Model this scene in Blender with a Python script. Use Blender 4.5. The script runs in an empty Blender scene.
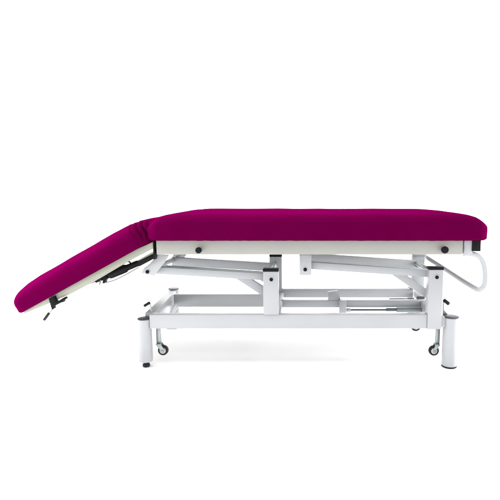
import bpy, bmesh, math, random
from mathutils import Vector, Matrix, noise

random.seed(4)
SC = bpy.context.scene
COL = SC.collection

# ------------------------------------------------------------------ camera
F, CX, CY, D = 450.0, 298.0, 250.0, 1.8       # focal length in photo pixels, principal point, distance
HOR = 197.0
TH = math.atan((CY - HOR) / F)
FWD = Vector((0, math.cos(TH), -math.sin(TH)))
UP = Vector((0, math.sin(TH), math.cos(TH)))


def ray(px, py):
    return FWD + Vector(((px - CX) / F, 0, 0)) + UP * ((CY - py) / F)


_d = ray(CX, 366.5)
H = D * (-_d.z / _d.y)                        # the floor is z = 0 under the near feet


def P(px, py, Y=0.0):
    d = ray(px, py)
    t = (Y + D) / d.y
    return Vector((t * d.x, Y, H + t * d.z))


PX = (P(301, 300) - P(300, 300)).x            # one photo pixel at the near side, in metres

# ------------------------------------------------------------------ materials


def mat(name, col, rough=0.5, spec=0.5, metal=0.0, bump=0.0, bscale=200.0, var=0.0, vscale=6.0, coat=0.0, sheen=None, tint=None):
    m = bpy.data.materials.new(name)
    m.use_nodes = True
    nt = m.node_tree
    b = nt.nodes['Principled BSDF']
    b.inputs['Base Color'].default_value = (*col, 1)
    b.inputs['Roughness'].default_value = rough
    b.inputs['Specular IOR Level'].default_value = spec
    b.inputs['Metallic'].default_value = metal
    b.inputs['Coat Weight'].default_value = coat
    if tint:
        b.inputs['Specular Tint'].default_value = (*tint, 1)
    if sheen:
        b.inputs['Sheen Weight'].default_value = sheen[0]
        b.inputs['Sheen Roughness'].default_value = sheen[1]
        b.inputs['Sheen Tint'].default_value = (*sheen[2], 1)
    tc = nt.nodes.new('ShaderNodeTexCoord')
    if var:
        n = nt.nodes.new('ShaderNodeTexNoise')
        n.inputs['Scale'].default_value = vscale
        n.inputs['Detail'].default_value = 5
        nt.links.new(tc.outputs['Object'], n.inputs['Vector'])
        r = nt.nodes.new('ShaderNodeMapRange')
        r.inputs['From Min'].default_value = 0.3
        r.inputs['From Max'].default_value = 0.7
        r.inputs['To Min'].default_value = 1 - var
        r.inputs['To Max'].default_value = 1 + var
        nt.links.new(n.outputs['Fac'], r.inputs['Value'])
        h = nt.nodes.new('ShaderNodeHueSaturation')
        h.inputs['Color'].default_value = (*col, 1)
        nt.links.new(r.outputs['Result'], h.inputs['Value'])
        nt.links.new(h.outputs['Color'], b.inputs['Base Color'])
        r2 = nt.nodes.new('ShaderNodeMapRange')
        r2.inputs['To Min'].default_value = max(0.02, rough - 0.08)
        r2.inputs['To Max'].default_value = min(1, rough + 0.08)
        nt.links.new(n.outputs['Fac'], r2.inputs['Value'])
        nt.links.new(r2.outputs['Result'], b.inputs['Roughness'])
    if bump:
        n2 = nt.nodes.new('ShaderNodeTexNoise')
        n2.inputs['Scale'].default_value = bscale
        n2.inputs['Detail'].default_value = 4
        nt.links.new(tc.outputs['Object'], n2.inputs['Vector'])
        bp = nt.nodes.new('ShaderNodeBump')
        bp.inputs['Strength'].default_value = bump
        bp.inputs['Distance'].default_value = 0.002
        nt.links.new(n2.outputs['Fac'], bp.inputs['Height'])
        nt.links.new(bp.outputs['Normal'], b.inputs['Normal'])
    return m


M_WHITE = mat('white_powder_coat', (0.338, 0.346, 0.363), 0.38, 0.5, bump=0.06, bscale=900, var=0.02)
M_ARM = mat('grey_white_powder_coat', (0.338, 0.351, 0.367), 0.4, 0.5, bump=0.06, bscale=900, var=0.02)
M_CREAM = mat('cream_enamel', (0.275, 0.275, 0.254), 0.42, 0.4, bump=0.05, bscale=700, var=0.03)


def upholstery():
    """matt coated fabric: coloured diffuse under a soft tinted gloss that grows toward grazing"""
    m = mat('magenta_upholstery', (0.079, 0.0002, 0.0285), 0.6, 0.0, bump=0.12, bscale=1400, var=0.05, vscale=9)
    nt = m.node_tree
    b = nt.nodes['Principled BSDF']
    out = nt.nodes['Material Output']
    g = nt.nodes.new('ShaderNodeBsdfGlossy')
    g.inputs['Color'].default_value = (0.08, 0.0, 0.030, 1)
    g.inputs['Roughness'].default_value = 0.42
    src = [l for l in nt.links if l.to_socket == b.inputs['Normal']][0].from_socket
    nt.links.new(src, g.inputs['Normal'])
    f = nt.nodes.new('ShaderNodeFresnel')
    f.inputs['IOR'].default_value = 1.35
    mx = nt.nodes.new('ShaderNodeMixShader')
    nt.links.new(f.outputs[0], mx.inputs[0])
    nt.links.new(b.outputs[0], mx.inputs[1])
    nt.links.new(g.outputs[0], mx.inputs[2])
    nt.links.new(mx.outputs[0], out.inputs['Surface'])
    return m


M_VINYL = upholstery()
M_BLACK = mat('black_plastic', (0.004, 0.004, 0.005), 0.5, 0.12, bump=0.1, bscale=600, var=0.1)
M_RUBBER = mat('dark_grey_rubber', (0.014, 0.014, 0.016), 0.6, 0.2, bump=0.1, bscale=600, var=0.1)
M_CAP = mat('dark_grey_plastic_cap', (0.035, 0.037, 0.045), 0.4, 0.4, bump=0.05, bscale=600, var=0.05)
M_ZINC = mat('zinc_steel', (0.27, 0.30, 0.30), 0.35, 0.5, metal=0.7, bump=0.05, bscale=500, var=0.05)
M_STEEL = mat('grey_cylinder_paint', (0.22, 0.25, 0.27), 0.35, 0.5, metal=0.3, var=0.05)
M_DARKSTEEL = mat('dark_steel_rod', (0.10, 0.11, 0.12), 0.35, 0.5, metal=0.5, var=0.05)
M_FLOOR = mat('white_studio_vinyl', (0.93, 0.93, 0.93), 0.9, 0.0)

# ------------------------------------------------------------------ mesh helpers


def newbm():
    return bmesh.new()


def add_box(bm, x0, x1, y0, y1, z0, z1, bev=0.002, seg=2):
    t = bmesh.new()
    bmesh.ops.create_cube(t, size=1)
    for v in t.verts:
        v.co = Vector(((x0 + x1) / 2 + v.co.x * (x1 - x0), (y0 + y1) / 2 + v.co.y * (y1 - y0), (z0 + z1) / 2 + v.co.z * (z1 - z0)))
    if bev:
        bmesh.ops.bevel(t, geom=list(t.edges), offset=bev, segments=seg, affect='EDGES', profile=0.5)
    merge(bm, t)


def merge(bm, t):
    me = bpy.data.meshes.new('tmp')
    t.to_mesh(me)
    t.free()
    bm.from_mesh(me)
    bpy.data.meshes.remove(me)


def add_prism(bm, pts, y0, y1, bev=0.002, seg=2):
    """polygon of (x, z) pairs extruded from y0 to y1"""
    t = bmesh.new()
    lo = [t.verts.new((p[0], y0, p[1])) for p in pts]
    hi = [t.verts.new((p[0], y1, p[1])) for p in pts]
    n = len(pts)
    t.faces.new(lo)
    t.faces.new(hi[::-1])
    for i in range(n):
        t.faces.new((lo[i], hi[i], hi[(i + 1) % n], lo[(i + 1) % n]))
    bmesh.ops.recalc_face_normals(t, faces=t.faces)
    if bev:
        bmesh.ops.bevel(t, geom=list(t.edges), offset=bev, segments=seg, affect='EDGES', profile=0.5)
    merge(bm, t)


def beam_pts(a, b, h):
    """rectangle of height h along a -> b in the xz plane"""
    d = Vector((b.x - a.x, 0, b.z - a.z)).normalized()
    n = Vector((-d.z, 0, d.x)) * (h / 2)
    return [((a + n).x, (a + n).z), ((b + n).x, (b + n).z), ((b - n).x, (b - n).z), ((a - n).x, (a - n).z)]


def add_bar(bm, a, b, w, h, bev=0.002):
    """box bar from a to b, any direction, w across, h tall"""
    d = (b - a)
    L = d.length
    x = d.normalized()
    up = Vector((0, 0, 1))
    if abs(x.z) > 0.95:
        up = Vector((0, 1, 0))
    y = up.cross(x).normalized()
    z = x.cross(y)
    t = bmesh.new()
    add_box(t, 0, L, -w / 2, w / 2, -h / 2, h / 2, bev)
    R = Matrix((x, y, z)).transposed().to_4x4()
    R.translation = a
    bmesh.ops.transform(t, matrix=R, verts=t.verts)
    merge(bm, t)


def add_lathe(bm, prof, origin, axis=Vector((0, 0, 1)), n=40):
    """prof: list of (radius, height) swept about axis through origin, ends closed"""
    axis = axis.normalized()
    u = axis.orthogonal().normalized()
    v = axis.cross(u)
    rings = []
    for r, h in prof:
        rings.append([bm.verts.new(origin + axis * h + (u * math.cos(2 * math.pi * k / n) + v * math.sin(2 * math.pi * k / n)) * r) for k in range(n)])
    for a, b in zip(rings, rings[1:]):
        for k in range(n):
            bm.faces.new((a[k], a[(k + 1) % n], b[(k + 1) % n], b[k]))
    bm.faces.new(rings[0][::-1])
    bm.faces.new(rings[-1])


def add_cyl(bm, a, b, r, n=32, ch=0.0015):
    L = (b - a).length
    ch = min(ch, r * 0.4, L * 0.4)
    add_lathe(bm, [(r - ch, 0), (r - ch * 0.3, ch * 0.3), (r, ch), (r, L - ch), (r - ch * 0.3, L - ch * 0.3), (r - ch, L)], a, b - a, n)


def add_tube(bm, pts, r, n=16, sub=6):
    """round tube through pts (Catmull-Rom)"""
    q = []
    m = len(pts)
    for i in range(m - 1):
        p0, p1, p2, p3 = pts[max(i - 1, 0)], pts[i], pts[i + 1], pts[min(i + 2, m - 1)]
        for k in range(sub):
            t = k / sub
            q.append(0.5 * ((2 * p1) + (p2 - p0) * t + (2 * p0 - 5 * p1 + 4 * p2 - p3) * t * t + (3 * p1 - p0 - 3 * p2 + p3) * t ** 3))
    q.append(pts[-1].copy())
    rings = []
    u = None
    for i, c in enumerate(q):
        d = (q[min(i + 1, len(q) - 1)] - q[max(i - 1, 0)]).normalized()
        u = d.orthogonal().normalized() if u is None else (u - d * u.dot(d)).normalized()
        v = d.cross(u)
        rings.append([bm.verts.new(c + (u * math.cos(2 * math.pi * k / n) + v * math.sin(2 * math.pi * k / n)) * r) for k in range(n)])
    for a, b in zip(rings, rings[1:]):
        for k in range(n):
            bm.faces.new((a[k], a[(k + 1) % n], b[(k + 1) % n], b[k]))
    bm.faces.new(rings[0][::-1])
    bm.faces.new(rings[-1])


ROOT = bpy.data.objects.new('treatment_couch', None)
COL.objects.link(ROOT)
ROOT.location = (P(CX, 366.5).x, 0.225, 0)
ROOT.empty_display_size = 0.2
ROOT['label'] = 'magenta padded treatment couch on a white height-adjustable frame, its headrest tilted down'
ROOT['category'] = 'treatment couch'


def world_origin(o):
    v = Vector((0, 0, 0))
    while o:
        v += o.location
        o = o.parent
    return v


def part(name, bm, m, parent=ROOT, label=None, sharp=38):
    bmesh.ops.recalc_face_normals(bm, faces=bm.faces)
    me = bpy.data.meshes.new(name)
    c = Vector((0, 0, 0))
    lo = Vector((min(v.co.x for v in bm.verts), min(v.co.y for v in bm.verts), min(v.co.z for v in bm.verts)))
    hi = Vector((max(v.co.x for v in bm.verts), max(v.co.y for v in bm.verts), max(v.co.z for v in bm.verts)))
    c = (lo + hi) / 2
    for v in bm.verts:
        v.co -= c
    bm.to_mesh(me)
    bm.free()
    me.polygons.foreach_set('use_smooth', [True] * len(me.polygons))
    me.set_sharp_from_angle(angle=math.radians(sharp))
    me.materials.append(m)
    o = bpy.data.objects.new(name, me)
    COL.objects.link(o)
    o.parent = parent
    o.location = c - world_origin(parent)
    if label:
        o['label'] = label
    return o


# ------------------------------------------------------------------ depth layout (metres from the near leg row)
YN, YF = 0.0, 0.45                # near and far rows of the base
MID = (YN + YF) / 2
YLEG = 0.56                      # far legs
TN = -0.045                       # near side rail of the couch top
TF = 0.60
CN, CF = -0.085, 0.625  # cushion faces

# ------------------------------------------------------------------ cushions


def smooth(a, b, x):
    t = max(0.0, min(1.0, (x - a) / (b - a)))
    return t * t * (3 - 2 * t)


def interp(tab, x):
    if x <= tab[0][0]:
        return tab[0][1]
    for (x0, y0), (x1, y1) in zip(tab, tab[1:]):
        if x <= x1:
            return y0 + (y1 - y0) * (x - x0) / (x1 - x0)
    return tab[-1][1]


def rounded_block(L, W, T, re, rt, rb, nx=220, ny=70, nz=22):
    """upholstered block 0..L, -W/2..W/2, 0..T; re plan corner radius, rt / rb top and bottom edge radii"""
    bm = bmesh.new()
    vs = {}

    def put(i, j, k):
        key = (i, j, k)
        if key in vs:
            return vs[key]
        x, y, z = L * i / nx, W * (j / ny - 0.5), T * k / nz
        # radius in the vertical section
        r = rt if z > T - rt else rb
        R = re
        cx, cy = min(max(x, R), L - R), min(max(y, -W / 2 + R), W / 2 - R)
        dx, dy = x - cx, y - cy
        # plan rounding
        m = max(abs(dx), abs(dy))
        l = math.hypot(dx, dy)
        if l > 1e-9:
            s = m / l
            dx, dy = dx * s, dy * s
        out = math.hypot(dx, dy)                 # 0..R distance from the inner core
        top = z > T - rt
        cz = T - rt if top else (rb if z < rb else z)
        if R > 1e-9 and out > 1e-9:
            rim = out - (R - r)                  # inside the edge zone when > 0
            dz = z - cz
            if rim > 0 and abs(dz) > 1e-9:
                mm = max(rim, abs(dz))
                ll = math.hypot(rim, dz)
                rim2, dz2 = rim * mm / ll, dz * mm / ll
                k2 = (R - r + rim2) / out
                dx, dy = dx * k2, dy * k2
                z = cz + dz2
        vs[key] = bm.verts.new((cx + dx, cy + dy, z))
        return vs[key]

    def quad(a, b, c, d):
        bm.faces.new((a, b, c, d))
    for i in range(nx):
        for j in range(ny):
            quad(put(i, j, nz), put(i + 1, j, nz), put(i + 1, j + 1, nz), put(i, j + 1, nz))
            quad(put(i, j, 0), put(i, j + 1, 0), put(i + 1, j + 1, 0), put(i + 1, j, 0))
    for i in range(nx):
        for k in range(nz):
            quad(put(i, 0, k), put(i + 1, 0, k), put(i + 1, 0, k + 1), put(i, 0, k + 1))
            quad(put(i, ny, k), put(i, ny, k + 1), put(i + 1, ny, k + 1), put(i + 1, ny, k))
    for j in range(ny):
        for k in range(nz):
            quad(put(0, j, k), put(0, j, k + 1), put(0, j + 1, k + 1), put(0, j + 1, k))
            quad(put(nx, j, k), put(nx, j + 1, k), put(nx, j + 1, k + 1), put(nx, j, k + 1))
    return bm


# long cushion
a = P(142.8, 241, CN)
b = P(492.0, 241, CN)
T0 = P(300, 214.0, CN).z - a.z
L0 = b.x - a.x
bm = rounded_block(L0, CF - CN, T0, 0.056, 0.048, 0.012)
for v in bm.verts:
    x, y, z = v.co
    px = 142.8 + 349.2 * x / L0
    f = interp([(142, 0.42), (145.5, 0.56), (148, 0.68), (151, 0.79), (156, 0.88), (164, 0.955), (176, 0.995), (195, 1.0), (230, 1.0), (428, 1.0), (434, 0.997), (450, 0.990), (464, 0.980),
                (472, 0.945), (479, 0.875), (485, 0.77), (492, 0.62)], px)
    crown = 0.009 * (1 - ((2 * y) / (CF - CN)) ** 2)
    z2 = z / T0
    z = z * (1 - z2 * (1 - f)) + crown * z2 * smooth(150, 185, px) * (1 - smooth(445, 490, px))
    # soft hand-stretched unevenness
    q = Vector((x * 7, y * 7, z * 10))
    z += 0.0022 * noise.noise(q) * z2
    y += 0.0022 * noise.noise(q + Vector((9, 3, 1)))
    y += 0.0030 * noise.noise(Vector((x * 26 + z * 30, 8, z * 22))) * smooth(0.75, 0.05, z2) * smooth(0.8, 1.0, abs(2 * y / (CF - CN)))
    z += 0.0012 * noise.noise(Vector((x * 40, y * 12, 4)))* (1 - z2) * 0.9
    v.co = (a.x + x, (CN + CF) / 2 + y, a.z + z)
seat_cushion = part('seat_cushion', bm, M_VINYL, sharp=80)

# tilted head cushion, local x runs from the hinge (0) to the low end (LH)
hinge = P(153.5, 239.5, CN)
tip = P(14.2, 316.4, CN)
dv = Vector((tip.x - hinge.x, 0, tip.z - hinge.z))
LH = dv.length
dx = dv.normalized()
dz = Vector((-dx.z, 0, dx.x))
if dz.z < 0:
    dz = -dz
TH0 = 23.6 * PX
bm = rounded_block(LH + 0.02, CF - CN, TH0, 0.050, 0.058, 0.010, nx=260)
W0 = CF - CN
for v in bm.verts:
    x, y, z = v.co
    t = x / LH
    z2 = z / TH0
    f = interp([(0, 0.94), (0.06, 0.96), (0.14, 1.0), (0.25, 1.01), (0.5, 1.0), (0.8, 0.98), (0.9, 0.92), (0.96, 0.84), (1.03, 0.74)], t)
    z = z * (1 - z2 * (1 - f))
    z += 0.008 * (1 - (2 * y / W0) ** 2) * z2
    # gathered cloth at the hinge: folds fan out across the top and both sides
    g = smooth(0.165, 0.06, t)
    side = abs(2 * y / W0)
    ph = x * 330 + 2.6 * noise.noise(Vector((y * 6, z * 20, 2.0))) + z * 10 + 1.6 * noise.noise(Vector((x * 22, z * 30, 5.0)))
    fold = (0.5 + 0.5 * math.sin(ph)) ** 2.6
    inw = g * (0.015 * fold * (0.75 + 0.6 * noise.noise(Vector((x * 30, y * 5, z * 22)))) + 0.001)
    z -= inw * z2
    if side > 0.5:
        y -= math.copysign(inw * smooth(0.5, 1.0, side), y)
    y *= 1 - 0.06 * smooth(0.15, 0.05, t)      # drawn in where it meets the long cushion
    q = Vector((x * 8, y * 8, z * 9))
    z += 0.0022 * noise.noise(q) * z2
    y += 0.0022 * noise.noise(q + Vector((5, 7, 1)))
    p = hinge + dx * (x - 0.02) + dz * z
    v.co = (p.x, (CN + CF) / 2 + y, p.z)
head_cushion = part('head_cushion', bm, M_VINYL, label='tilted magenta head cushion with gathered folds at the hinge', sharp=80)

# ------------------------------------------------------------------ couch top frame
zt, zb = P(300, 240.2, TN - 0.014).z, P(300, 254.6, TN - 0.014).z
xl, xr = P(156.2, 248, TN - 0.014).x, P(463, 248, TN - 0.014).x
bm = newbm()
for yy in (TN, TF):
    add_box(bm, xl, xr, yy - 0.014, yy + 0.014, zb, zt, 0.003, 3)
add_box(bm, xl, xl + 0.028, TN + 0.0142, TF - 0.0142, zb + 0.004, zt, 0.002)
add_box(bm, xr - 0.028, xr, TN + 0.0142, TF - 0.0142, zb + 0.004, zt, 0.002)
add_box(bm, xl + 0.45, xl + 0.48, TN + 0.0142, TF - 0.0142, zb + 0.01, zt, 0.002)
add_box(bm, xl + 0.85, xl + 0.88, TN + 0.0142, TF - 0.0142, zb + 0.01, zt, 0.002)
add_box(bm, xl + 0.0285, xr - 0.0285, TN + 0.0145, TF - 0.0145, zt - 0.008, zt + 0.004, 0.001)
seat_frame = part('seat_frame', bm, M_CREAM)

for px, py, r in ((198.8, 250.2, 2.6), (444.6, 249.8, 3.0)):
    k = P(px, py, TN - 0.03)
    bm = newbm()
    r *= PX
    add_lathe(bm, [(r * 0.55, 0.016), (r * 0.55, 0.006), (r, 0.005), (r * 1.12, 0.0), (r * 1.12, -0.008), (r * 0.95, -0.0115), (r * 0.5, -0.012)],
              Vector((k.x, TN - 0.030, k.z)), Vector((0, 1, 0)), 32)
    part('knob', bm, M_BLACK, seat_frame)

# white end bracket and black corner block at the foot end
e0, e1 = P(463.3, 241, TN), P(471.5, 254, TN)
for yy in (TN, TF):
    bm = newbm()
    add_box(bm, e0.x, e1.x, yy - 0.012, yy + 0.012, zb + 0.002, zt - 0.001, 0.002)
    add_box(bm, e0.x + 0.0005, e0.x + 0.004, yy - 0.0145, yy - 0.0118, zb + 0.004, zb + 0.030, 0.0006)
    part('end_bracket', bm, M_WHITE, seat_frame)
bm = newbm()
e0, e1 = P(472, 239.0, TN - 0.01), P(480, 251.2, TN - 0.01)
add_box(bm, e0.x, e1.x, TN - 0.018, TN + 0.02, e1.z, e0.z, 0.003, 3)
part('corner_block', bm, M_BLACK, seat_frame)
bm = newbm()
add_box(bm, e0.x, e1.x, TF - 0.02, TF + 0.018, e1.z, e0.z, 0.003, 3)
part('corner_block', bm, M_BLACK, seat_frame)

# head frame: cream tapered board under the head cushion
bm = newbm()
pts = [P(155.2, 241.2, TN), P(155.2, 247.2, TN), P(129, 261.0, TN), P(100, 278.2, TN), P(72, 293.4, TN), P(42, 306.6, TN), P(25, 313.6, TN), P(27, 309.0, TN), P(75, 283, TN), P(130, 252.0, TN)]
for y0, y1 in ((TN - 0.014, TN + 0.014), (TF - 0.014, TF + 0.014)):
    add_prism(bm, [(p.x, p.z) for p in pts], y0, y1, 0.0015)
pts = [P(60, 295, TN), P(60, 291, TN), P(135, 249, TN), P(135, 253, TN)]
add_prism(bm, [(p.x, p.z) for p in pts], TN + 0.0142, TF - 0.0142, 0.001)
head_frame = part('head_frame', bm, mat('pale_cream_enamel', (0.262, 0.268, 0.220), 0.45, 0.4, bump=0.05, bscale=700, var=0.03))

for yy in (TN, TF):
    bm = newbm()
    h0, h1 = P(154.0, 240.5, TN), P(156.2, 259.0, TN)
    add_box(bm, h0.x, h1.x - 0.0004, yy - 0.016, yy + 0.016, h1.z, h0.z, 0.001)
    part('hinge_plate', bm, M_BLACK, head_frame)

# black gas strut under the headrest
YS = TN + 0.03
bm = newbm()
A, B = P(108.5, 275.6, YS), P(139, 262.8, YS)
dd = (B - A)
LL = dd.length
add_lathe(bm, [(0.009, 0), (0.0155, 0.004), (0.0170, 0.014), (0.0170, LL * 0.55), (0.0125, LL * 0.62), (0.0125, LL - 0.006), (0.009, LL)], A, dd, 28)
gas_strut = part('gas_strut', bm, M_BLACK)
bm = newbm()
add_prism(bm, [(p.x, p.z) for p in (P(138, 261.2, YS), P(155.4, 252.6, YS), P(155.4, 258.0, YS), P(140, 266.2, YS))], YS - 0.010, YS + 0.010, 0.001)
part('strut_bracket', bm, M_BLACK, gas_strut)
bm = newbm()
add_prism(bm, [(p.x, p.z) for p in (P(94.8, 279.6, YS), P(106, 274.6, YS), P(110, 277.5, YS), P(106.5, 279.8, YS), P(106, 282.8, YS), P(103.6, 283.2, YS), P(103.8, 280, YS), P(97, 282.4, YS))], YS - 0.012, YS + 0.012, 0.0008)
part('strut_clamp', bm, M_BLACK, gas_strut)
bm = newbm()
add_tube(bm, [P(123, 263.6, YS), P(127, 261.6, YS), P(130, 262.2, YS), P(130.5, 264.5, YS)], 0.0028, 10)
part('cable_loop', bm, M_BLACK, gas_strut)
bm = newbm()
add_cyl(bm, P(100.5, 279.5, YS - 0.016), P(99.6, 285, YS - 0.016), 0.0028)
part('release_pin', bm, M_DARKSTEEL, gas_strut)
bm = newbm()
add_tube(bm, [P(105, 282.6, YS - 0.016), P(110, 281.6, YS - 0.016), P(118, 278.6, YS - 0.016), P(130, 272.3, YS - 0.016), P(139, 267, YS - 0.016)], 0.0022, 10)
part('release_wire', bm, M_DARKSTEEL, gas_strut)

# headrest release lever
YL = TN - 0.012
bm = newbm()
add_prism(bm, [(p.x, p.z) for p in (P(50.8, 297.5, YL), P(56.2, 295.2, YL), P(58.2, 301.3, YL), P(66.2, 296.2, YL), P(67.6, 298.2, YL), P(64.8, 300.2, YL), P(65.2, 301.4, YL), P(63.4, 301.6, YL),
                                    P(55.2, 305.8, YL), P(55.6, 308, YL), P(54, 308.8, YL), P(53, 306, YL))], YL - 0.016, YL + 0.006, 0.0008)
release_lever = part('release_lever', bm, M_BLACK)
bm = newbm()
add_cyl(bm, P(54.2, 307.4, YL - 0.006), P(48.6, 314, YL - 0.006), 0.0028)
part('lever_rod', bm, M_STEEL, release_lever)
bm = newbm()
add_cyl(bm, P(49.3, 312.8, YL - 0.006), P(43.9, 320.2, YL - 0.006), 0.0056, ch=0.003)
part('grip', bm, M_RUBBER, release_lever)

# bent white tube at the foot end
bm = newbm()
ty = TN
add_tube(bm, [P(463.6, 253.6, ty), P(470, 253.8, ty), P(476, 255.0, ty), P(481, 258.0, ty), P(484, 263.5, ty), P(485.4, 271, ty), P(485.6, 279, ty), P(484.4, 285.5, ty),
              P(481.5, 288.8, ty + 0.004), P(477.5, 289.3, ty + 0.03), P(463.5, 281.2, ty + 0.13), P(443.6, 268.2, ty + 0.33), P(427, 257.6, ty + 0.51), P(424.5, 254, TF), P(424, 246, TF)],
         0.0108, 18, 8)
part('roll_holder', bm, M_ARM, label='bent white tube bracket at the foot end')

# ------------------------------------------------------------------ base
RH0 = P(300, 314.4, YN - 0.02).z
RB0 = P(300, 328.9, YN - 0.02).z
base_mid = (263.2 + 278.6) / 2
U1 = (P(263.6, 290).x, P(278.8, 290).x)     # near middle upright
U2 = (P(427.0, 290).x, P(441.2, 290).x)     # near foot-end upright
LX = P(145.4, 341).x
RX = P(450.0, 341).x


def rail(bm, x0, x1, yc, z0, z1, d=0.036):
    add_box(bm, x0, x1, yc - d / 2, yc + d / 2, z0, z1, 0.0025, 3)


bm = newbm()
rail(bm, LX + 0.0258, U2[0] - 0.0005, YN, RB0, RH0 - 0.002)
a0 = P(155, 328, -0.02)
add_box(bm, P(166.5, 329, -0.02).x, P(176, 329, -0.02).x, -0.016, 0.016, RB0 - 0.004, RB0 - 0.0002, 0.0008)
part('base_rail', bm, M_WHITE)

# far rail, left half deeper set than the right half
fz1, fz0 = P(220, 294.6, YF - 0.018).z, P(220, 307.0, YF - 0.018).z
FLX = P(174.5, 300, YF).x
bm = newbm()
rail(bm, FLX, P(281.5, 300, YF).x, YF, fz0, fz1)
rz1, rz0 = P(350, 289.2, YF - 0.018).z, P(350, 297.6, YF - 0.018).z
part('base_rail', bm, M_WHITE)
bm = newbm()
rail(bm, P(282, 300, YF).x, P(412, 300, YF).x, YF, rz0, rz1)
part('base_rail', bm, M_ARM)

# centre channel carrying the lifting cylinder
YC = 0.24
bm = newbm()
c1, c0 = P(340, 300.6, YC - 0.015).z, P(340, 307.6, YC - 0.015).z
rail(bm, P(281, 304, YC).x, P(431, 304, YC).x, YC, c0, c1, 0.03)
add_box(bm, P(339.2, 304, YC - 0.05).x, P(346.2, 304, YC - 0.05).x, YC - 0.06, YC - 0.0155, P(340, 313.5, YC - 0.06).z, P(340, 301.0, YC - 0.06).z, 0.001)
add_prism(bm, [(p.x, p.z) for p in (P(328, 291.6, YC), P(337.6, 290.6, YC), P(341, 300.2, YC), P(328, 300.2, YC))], YC - 0.012, YC + 0.012, 0.001)
part('centre_channel', bm, M_ARM)

# end cross rails
far_x = P(173.6, 289.0, YLEG).x
bm = newbm()
add_bar(bm, Vector((LX + 0.016, YN + 0.0185, (RB0 + RH0) / 2)), Vector((far_x, YLEG - 0.026, (fz0 + fz1) / 2 + 0.004)), 0.04, RH0 - RB0 - 0.006, 0.003)
part('cross_rail', bm, M_WHITE)
bm = newbm()
add_bar(bm, Vector((U2[1] - 0.022, YN + 0.0215, (RB0 + RH0) / 2)), Vector((P(413.5, 288, YLEG).x, YLEG - 0.028, (RB0 + RH0) / 2)), 0.036, RH0 - RB0 - 0.006, 0.003)
part('cross_rail', bm, M_ARM)
bm = newbm()
add_cyl(bm, P(168.5, 318.5, 0.03), P(178, 303.5, 0.40), 0.009)
part('brake_shaft', bm, M_ARM)


def leg(x, y, ztop, r, zbot, foot):
    bm = newbm()
    add_lathe(bm, [(r - 0.002, zbot), (r - 0.0006, zbot + 0.0006), (r, zbot + 0.002), (r, ztop - 0.004), (r, ztop)], Vector((x, y, 0)), n=56)
    o = part('leg', bm, M_WHITE)
    bm = newbm()
    add_lathe(bm, [(r - 0.001, ztop + 0.0002), (r + 0.0012, ztop + 0.001), (r + 0.0014, ztop + 0.0035), (r * 0.93, ztop + 0.0055), (r * 0.6, ztop + 0.0068), (r * 0.15, ztop + 0.0072)], Vector((x, y, 0)), n=56)
    part('cap', bm, M_CAP, o)
    bm = newbm()
    if foot == 'stub':
        add_lathe(bm, [(0.012, 0), (0.0145, 0.002), (0.0145, 0.012), (0.011, 0.0135), (0.011, zbot - 0.0003)], Vector((x, y, 0)), n=32)
    else:
        add_lathe(bm, [(r - 0.004, 0), (r, 0.002), (r + 0.0006, 0.004), (r + 0.0006, zbot - 0.0015), (r - 0.003, zbot - 0.0003)], Vector((x, y, 0)), n=48)
    part('foot', bm, M_RUBBER, o)


z_leg = P(300, 318.9).z
leg(LX, YN, z_leg, 0.0272, P(145, 360.8).z, 'stub')
leg(RX, YN, P(450, 317.2).z, 0.0305, 0.007, 'rim')
far_top = P(173.6, 289.0, YLEG)
leg(far_top.x, YLEG, far_top.z, 0.0280, 0.036, 'stub')
frx = P(413.5, 288, YLEG)
leg(frx.x, YLEG, frx.z, 0.0305, 0.036, 'stub')


def upright(x0, x1, yc, z0, z1, bolt_z, near=True, d=0.042, m=M_WHITE, cap=None):
    bm = newbm()
    add_box(bm, x0, x1, yc - d / 2, yc + d / 2, z0, z1, 0.002, 3)
    o = part('upright', bm, m)
    bm = newbm()
    add_box(bm, x0 - 0.0012, x1 + 0.0012, yc - d / 2 - 0.0015, yc + d / 2 + 0.0015, z1 + 0.0002, z1 + 0.0105, 0.0025, 3)
    part('cap', bm, cap or M_BLACK, o)
    xb = (x0 + x1) / 2 + 0.002
    s = -1 if near else 1
    yb = yc + s * d / 2
    bm = newbm()
    add_lathe(bm, [(0.011, 0.0001), (0.011, 0.0012), (0.010, 0.0016)], Vector((xb, yb, bolt_z)), Vector((0, s, 0)), 28)
    part('washer', bm, M_WHITE, o)
    bm = newbm()
    add_lathe(bm, [(0.0072, 0.0017), (0.0075, 0.004), (0.0062, 0.0075), (0.003, 0.0088)], Vector((xb, yb, bolt_z)), Vector((0, s, 0)), 28)
    part('pivot_bolt', bm, M_BLACK, o)
    return o


zcap = P(270, 271.6, -0.021).z
zbolt = P(271, 279.4, -0.021).z
upright(U1[0], U1[1], -0.0025, RH0 - 0.0015, zcap, zbolt, d=0.040)
upright(U2[0], U2[1], -0.0025, RB0 - 0.001, P(434, 269.8, -0.021).z, P(435.2, 277.2, -0.021).z, d=0.040)
wd = U1[1] - U1[0]
fx = P(275.8, 256, YF).x
upright(fx - wd / 2, fx + wd / 2, YF, fz1 + 0.0003, zcap, zbolt, near=False, m=M_ARM)
fx2 = P(417.6, 256, YF).x
upright(fx2 - wd / 2, fx2 + wd / 2, YF - 0.0025, rz1 + 0.0003, zcap, zbolt, near=False, m=M_ARM, cap=M_STEEL)

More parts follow.
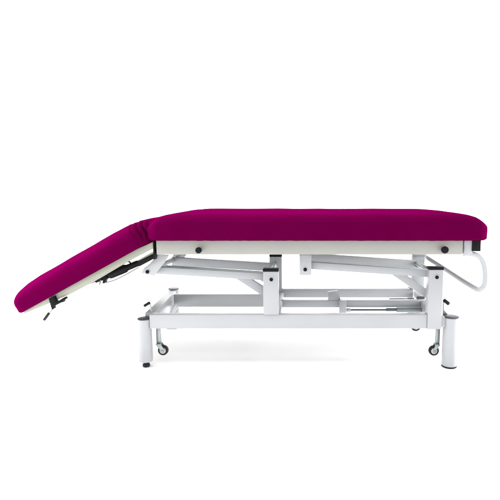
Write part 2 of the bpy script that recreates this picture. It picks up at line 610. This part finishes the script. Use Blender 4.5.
bm = newbm()
add_box(bm, U2[1] + 0.0003, RX - 0.024, -0.012, 0.012, RB0 + 0.004, RH0 - 0.012, 0.001)
part('leg_bracket', bm, M_WHITE)
bm = newbm()
add_box(bm, U1[0] + 0.022, P(282.5, 304, YC).x, 0.0185, YF - 0.0185, c0 - 0.001, c1 - 0.002, 0.001)
part('cross_rail', bm, M_ARM)

# ------------------------------------------------------------------ lifting linkage


def bracket(pts, yc, t=0.012, bolt=None, near=True):
    bm = newbm()
    add_prism(bm, pts, yc - t / 2, yc + t / 2, 0.0015)
    o = part('pivot_bracket', bm, M_WHITE)
    s = -1 if near else 1
    yb = yc + s * t / 2
    bm = newbm()
    add_lathe(bm, [(0.0072, 0.0002), (0.0075, 0.003), (0.0062, 0.0065), (0.003, 0.0078)], Vector((bolt[0], yb, bolt[1])), Vector((0, s, 0)), 28)
    part('pivot_bolt', bm, M_BLACK, o)


YBN = 0.006
ptsA = [P(*q, YBN) for q in ((157.5, 254.9), (169, 254.9), (165, 262), (154.2, 275.8), (141.4, 273.0), (144.2, 267.8), (150, 263.5))]
ba = P(148.0, 271.6, YBN)
ptsA = [(p.x, min(p.z, zb - 0.0005)) for p in ptsA]
ptsB = [P(*q, YBN) for q in ((299.6, 254.9), (311.4, 254.9), (311.4, 275), (299.6, 275))]
bb = P(305.2, 269.3, YBN)
ptsB = [(p.x, min(p.z, zb - 0.0005)) for p in ptsB]
for near, yc in ((True, YBN), (False, 2 * MID - YBN)):
    bracket(ptsA, yc, bolt=(ba.x, ba.z), near=near)
    bracket(ptsB, yc, bolt=(bb.x, bb.z), near=near)
# cross bars that tie the bracket plates to the frame
bm = newbm()
add_box(bm, ba.x + 0.04, ba.x + 0.075, TN + 0.015, TF - 0.015, zb - 0.006, zb - 0.0005 + 0.004, 0.001)
part('bracket_crossbar', bm, M_ARM)
bm = newbm()
add_box(bm, bb.x - 0.018, bb.x + 0.018, TN + 0.015, TF - 0.015, zb - 0.004, zb + 0.003, 0.001)
part('bracket_crossbar', bm, M_ARM)

AH = 0.030
for (pL, pR, brace) in (
        ((152.5, 269.6), (270.5, 276.6), ((227, 272.5), (241, 272.5), (268, 289.3), (268, 299.3))),
        ((305.5, 264.8), (435.0, 273.6), ((388, 272.0), (402, 272.0), (432, 292.3), (432, 302.0)))):
    A0, B0 = P(*pL, 0.045), P(*pR, 0.045)
    for yc in (0.045, 0.345):
        bm = newbm()
        drop = 0.0 if yc < 0.1 else 0.007
        A, B = Vector((A0.x, yc, A0.z - drop)), Vector((B0.x, yc, B0.z - drop))
        add_bar(bm, A, B, 0.032, AH if yc < 0.1 else 0.040, 0.003)
        if yc < 0.1 and pL[0] < 200:
            add_prism(bm, [(P(*q, 0.045).x, P(*q, 0.045).z) for q in ((249, 273), (268, 273.5), (268, 284.3))], 0.0335, 0.0565, 0.001)
        o = part('lift_arm', bm, M_ARM)
        if yc < 0.1:
            bm = newbm()
            add_prism(bm, [(P(*q, 0.04).x, P(*q, 0.04).z) for q in brace], 0.034, 0.056, 0.002)
            part('brace', bm, M_ARM, o)
    for c, rr in ((A0 + Vector((0.004, 0, 0)), 0.0115), (B0, 0.0115)):
        bm = newbm()
        add_cyl(bm, Vector((c.x, 0.0615, c.z)), Vector((c.x, 0.3285, c.z)), rr)
        part('cross_tube', bm, M_ARM)
    for c, e in ((A0, 0), (B0, 1)):
        pass
    bm = newbm()
    n_ = Vector((0, 0, -1)) * 0.002
    add_cyl(bm, Vector((A0.x + 0.012, 0.20, A0.z - 0.010)), Vector((B0.x - 0.012, 0.20, B0.z - 0.010)), 0.0050)  # thin grey rod along the dark line between the arms
    part('thin_rod', bm, M_STEEL)
    # pivot pins through arm, bracket and upright
    bm = newbm()
    zz = (ba.z if pL[0] < 200 else bb.z)
    xx = (ba.x if pL[0] < 200 else bb.x)
    add_cyl(bm, Vector((xx, 0.0125, zz)), Vector((xx, 2 * MID - 0.0125, zz)), 0.006)
    part('pivot_pin', bm, M_ZINC)
    bm = newbm()
    add_cyl(bm, Vector((B0.x, 0.018, zbolt)), Vector((B0.x, YF - 0.0215, zbolt)), 0.006)
    add_lathe(bm, [(0.009, 0), (0.009, 0.007), (0.006, 0.009)], Vector((B0.x, YF - 0.031, zbolt)), Vector((0, -1, 0)), 6)
    part('pivot_pin', bm, M_ZINC)

# lifting cylinder
YA = YC - 0.038
bm = newbm()
add_cyl(bm, P(396.5, 309.9, YA), P(423.5, 309.9, YA), 0.0108, ch=0.002)
cylinder = part('lifting_cylinder', bm, M_STEEL)
bm = newbm()
add_cyl(bm, P(348, 309.9, YA), P(397, 309.9, YA), 0.0050)
add_cyl(bm, P(386, 309.7, YA), P(396.6, 309.7, YA), 0.0078)
part('piston_rod', bm, M_DARKSTEEL, cylinder)
bm = newbm()
c = P(349.5, 310, YA)
add_box(bm, c.x - 0.014, c.x + 0.006, YA - 0.008, YA + 0.008, c.z - 0.007, c.z + 0.007, 0.002)
part('rod_end', bm, M_ZINC, cylinder)
bm = newbm()
c = P(425.8, 310, YA)
add_lathe(bm, [(0.006, -0.008), (0.0085, -0.006), (0.0085, 0.006), (0.006, 0.008)], Vector((c.x, YA, c.z)), Vector((0, 1, 0)), 20)
part('rod_end', bm, M_ZINC, cylinder)
bm = newbm()
add_cyl(bm, P(389, 298.9, 0.33), P(414, 298.4, 0.33), 0.0030)
part('coupling_rod', bm, M_DARKSTEEL)
bm = newbm()
add_cyl(bm, P(416.5, 298.0, 0.20), P(424.5, 297.7, 0.20), 0.0068)
part('coupling_joint', bm, M_DARKSTEEL)

# ------------------------------------------------------------------ casters


def caster(px, py, Y, top_z, lean, r=0.0215, zc=None):
    c = P(px, py, Y)
    if zc:
        c.z = zc
    top = Vector((c.x + lean, Y, top_z))
    bm = newbm()
    add_box(bm, top.x - 0.0095, top.x + 0.0095, Y - 0.004, Y + 0.004, c.z + 0.026, top_z, 0.001)
    for s in (-1, 1):
        add_prism(bm, [(top.x - 0.010, c.z + 0.030), (top.x + 0.010, c.z + 0.030), (c.x + 0.0085, c.z + 0.006), (c.x + 0.006, c.z - 0.007), (c.x - 0.004, c.z - 0.007), (c.x - 0.007, c.z)],
                  Y + s * 0.0125 - 0.0012, Y + s * 0.0125 + 0.0012, 0.0005)
    add_box(bm, top.x - 0.0095, top.x + 0.0095, Y - 0.0112, Y + 0.0112, c.z + 0.0245, c.z + 0.0285, 0.0008)
    add_lathe(bm, [(0.005, 0.0), (0.005, 0.003), (0.0035, 0.004)], Vector((c.x, Y - 0.0138, c.z)), Vector((0, -1, 0)), 6)
    o = part('caster', bm, M_ZINC)
    bm = newbm()
    add_lathe(bm, [(r * 0.62, -0.009), (r * 0.9, -0.009), (r * 0.98, -0.006), (r, 0), (r * 0.98, 0.006), (r * 0.9, 0.009), (r * 0.62, 0.009)], Vector((c.x, Y, c.z)), Vector((0, 1, 0)), 40)
    part('tyre', bm, M_RUBBER, o)
    bm = newbm()
    add_lathe(bm, [(r * 0.3, -0.0105), (r * 0.45, -0.0098), (r * 0.60, -0.0096), (r * 0.60, 0.0096), (r * 0.45, 0.0098), (r * 0.3, 0.0105)], Vector((c.x, Y, c.z)), Vector((0, 1, 0)), 32)
    part('hub', bm, mat('pale_grey_hub_plastic', (0.45, 0.46, 0.47), 0.5), o)


caster(163.3, 350.0, 0.035, RB0 - 0.0005, -0.017)
caster(433.6, 350.4, 0.035, RB0 - 0.0015, 0.014)
caster(415.6, 326.0, 0.36, P(415, 300, 0.36).z, 0.012, r=0.025)

# ------------------------------------------------------------------ brake pedals
bm = newbm()
YPd = 0.03
add_tube(bm, [P(152.4, 318.5, YPd), P(151.8, 313, YPd), P(150.6, 306, YPd), P(149.6, 302.6, YPd)], 0.0030, 12)
o = part('brake_pedal', bm, M_ZINC)
bm = newbm()
add_cyl(bm, P(150.0, 302.4, YPd), P(143.9, 306.2, YPd - 0.02), 0.0062, ch=0.003)
part('grip', bm, M_RUBBER, o)
bm = newbm()
add_tube(bm, [P(443.4, 318, YPd), P(443.4, 312, YPd), P(443.5, 305, YPd), P(443.8, 300.4, YPd)], 0.0030, 12)
add_prism(bm, [(p.x, p.z) for p in (P(442.6, 317, YPd), P(442.6, 311.5, YPd), P(444.4, 310.2, YPd), P(448, 314.4, YPd), P(449, 317, YPd))], YPd - 0.003, YPd + 0.003, 0.0006)
o = part('brake_pedal', bm, M_ZINC)
bm = newbm()
add_cyl(bm, P(443.6, 299.8, YPd), P(449.2, 304.2, YPd - 0.02), 0.0078, ch=0.003)
part('grip', bm, M_RUBBER, o)

# ------------------------------------------------------------------ white studio sweep, lamps, camera
bm = newbm()
prof = [(-8.0, 0.0), (3.0, 0.0)] + [(3.0 + 2.0 * math.sin(t * math.pi / 24), 2.0 - 2.0 * math.cos(t * math.pi / 24)) for t in range(1, 13)] + [(5.0, 6.0)]
rows = [[bm.verts.new((x, y, z)) for x in (-12, 12)] for y, z in prof]
for r0, r1 in zip(rows, rows[1:]):
    bm.faces.new((r0[0], r0[1], r1[1], r1[0]))
me = bpy.data.meshes.new('backdrop')
bm.to_mesh(me)
bm.free()
me.polygons.foreach_set('use_smooth', [True] * len(me.polygons))
me.materials.append(M_FLOOR)
bd = bpy.data.objects.new('backdrop', me)
COL.objects.link(bd)
bd['kind'] = 'structure'


def area(name, loc, target, size, power):
    l = bpy.data.lights.new(name, 'AREA')
    l.shape = 'RECTANGLE'
    l.size, l.size_y = size
    l.energy = power
    o = bpy.data.objects.new(name, l)
    COL.objects.link(o)
    o.location = loc
    o.rotation_euler = (Vector(target) - Vector(loc)).to_track_quat('-Z', 'Y').to_euler()
    return o


area('overhead_softbox', (-0.6, 0.5, 3.2), (-0.1, 0.3, 0.3), (4.4, 3.2), 118)
area('backdrop_fill', (0.0, 2.6, 4.2), (0.0, 4.2, 0.6), (6.0, 1.2), 300)  # added fill, whitens the sweep and bounces light under the couch
area('left_softbox', (-2.6, -0.1, 1.9), (-0.9, 0.15, 0.5), (1.2, 1.2), 88)
area('floor_fill', (-2.4, 0.1, 0.8), (0.0, 0.15, 0.0), (0.9, 0.9), 34)  # low fill added to brighten the floor beneath the couch
area('floor_fill', (2.4, 0.1, 0.8), (0.0, 0.15, 0.0), (0.9, 0.9), 50)  # matching added fill from the foot end

w = bpy.data.worlds.new('World')
SC.world = w
w.use_nodes = True
bg = w.node_tree.nodes['Background']
bg.inputs['Color'].default_value = (1.0, 1.0, 1.0, 1)
bg.inputs['Strength'].default_value = 0.85

cam = bpy.data.cameras.new('camera')
cam.sensor_width = 36
cam.lens = F / 500 * 36
cam.shift_x = -(CX - 250) / 500
cam.clip_end = 100
co = bpy.data.objects.new('camera', cam)
COL.objects.link(co)
co.location = (0, -D, H)
co.rotation_euler = (math.pi / 2 - TH, 0, 0)
SC.camera = co

SC.view_settings.view_transform = 'Standard'
SC.view_settings.look = 'None'
SC.view_settings.gamma = 1
SC.view_settings.exposure = 0.42
SC.cycles.max_bounces = 8
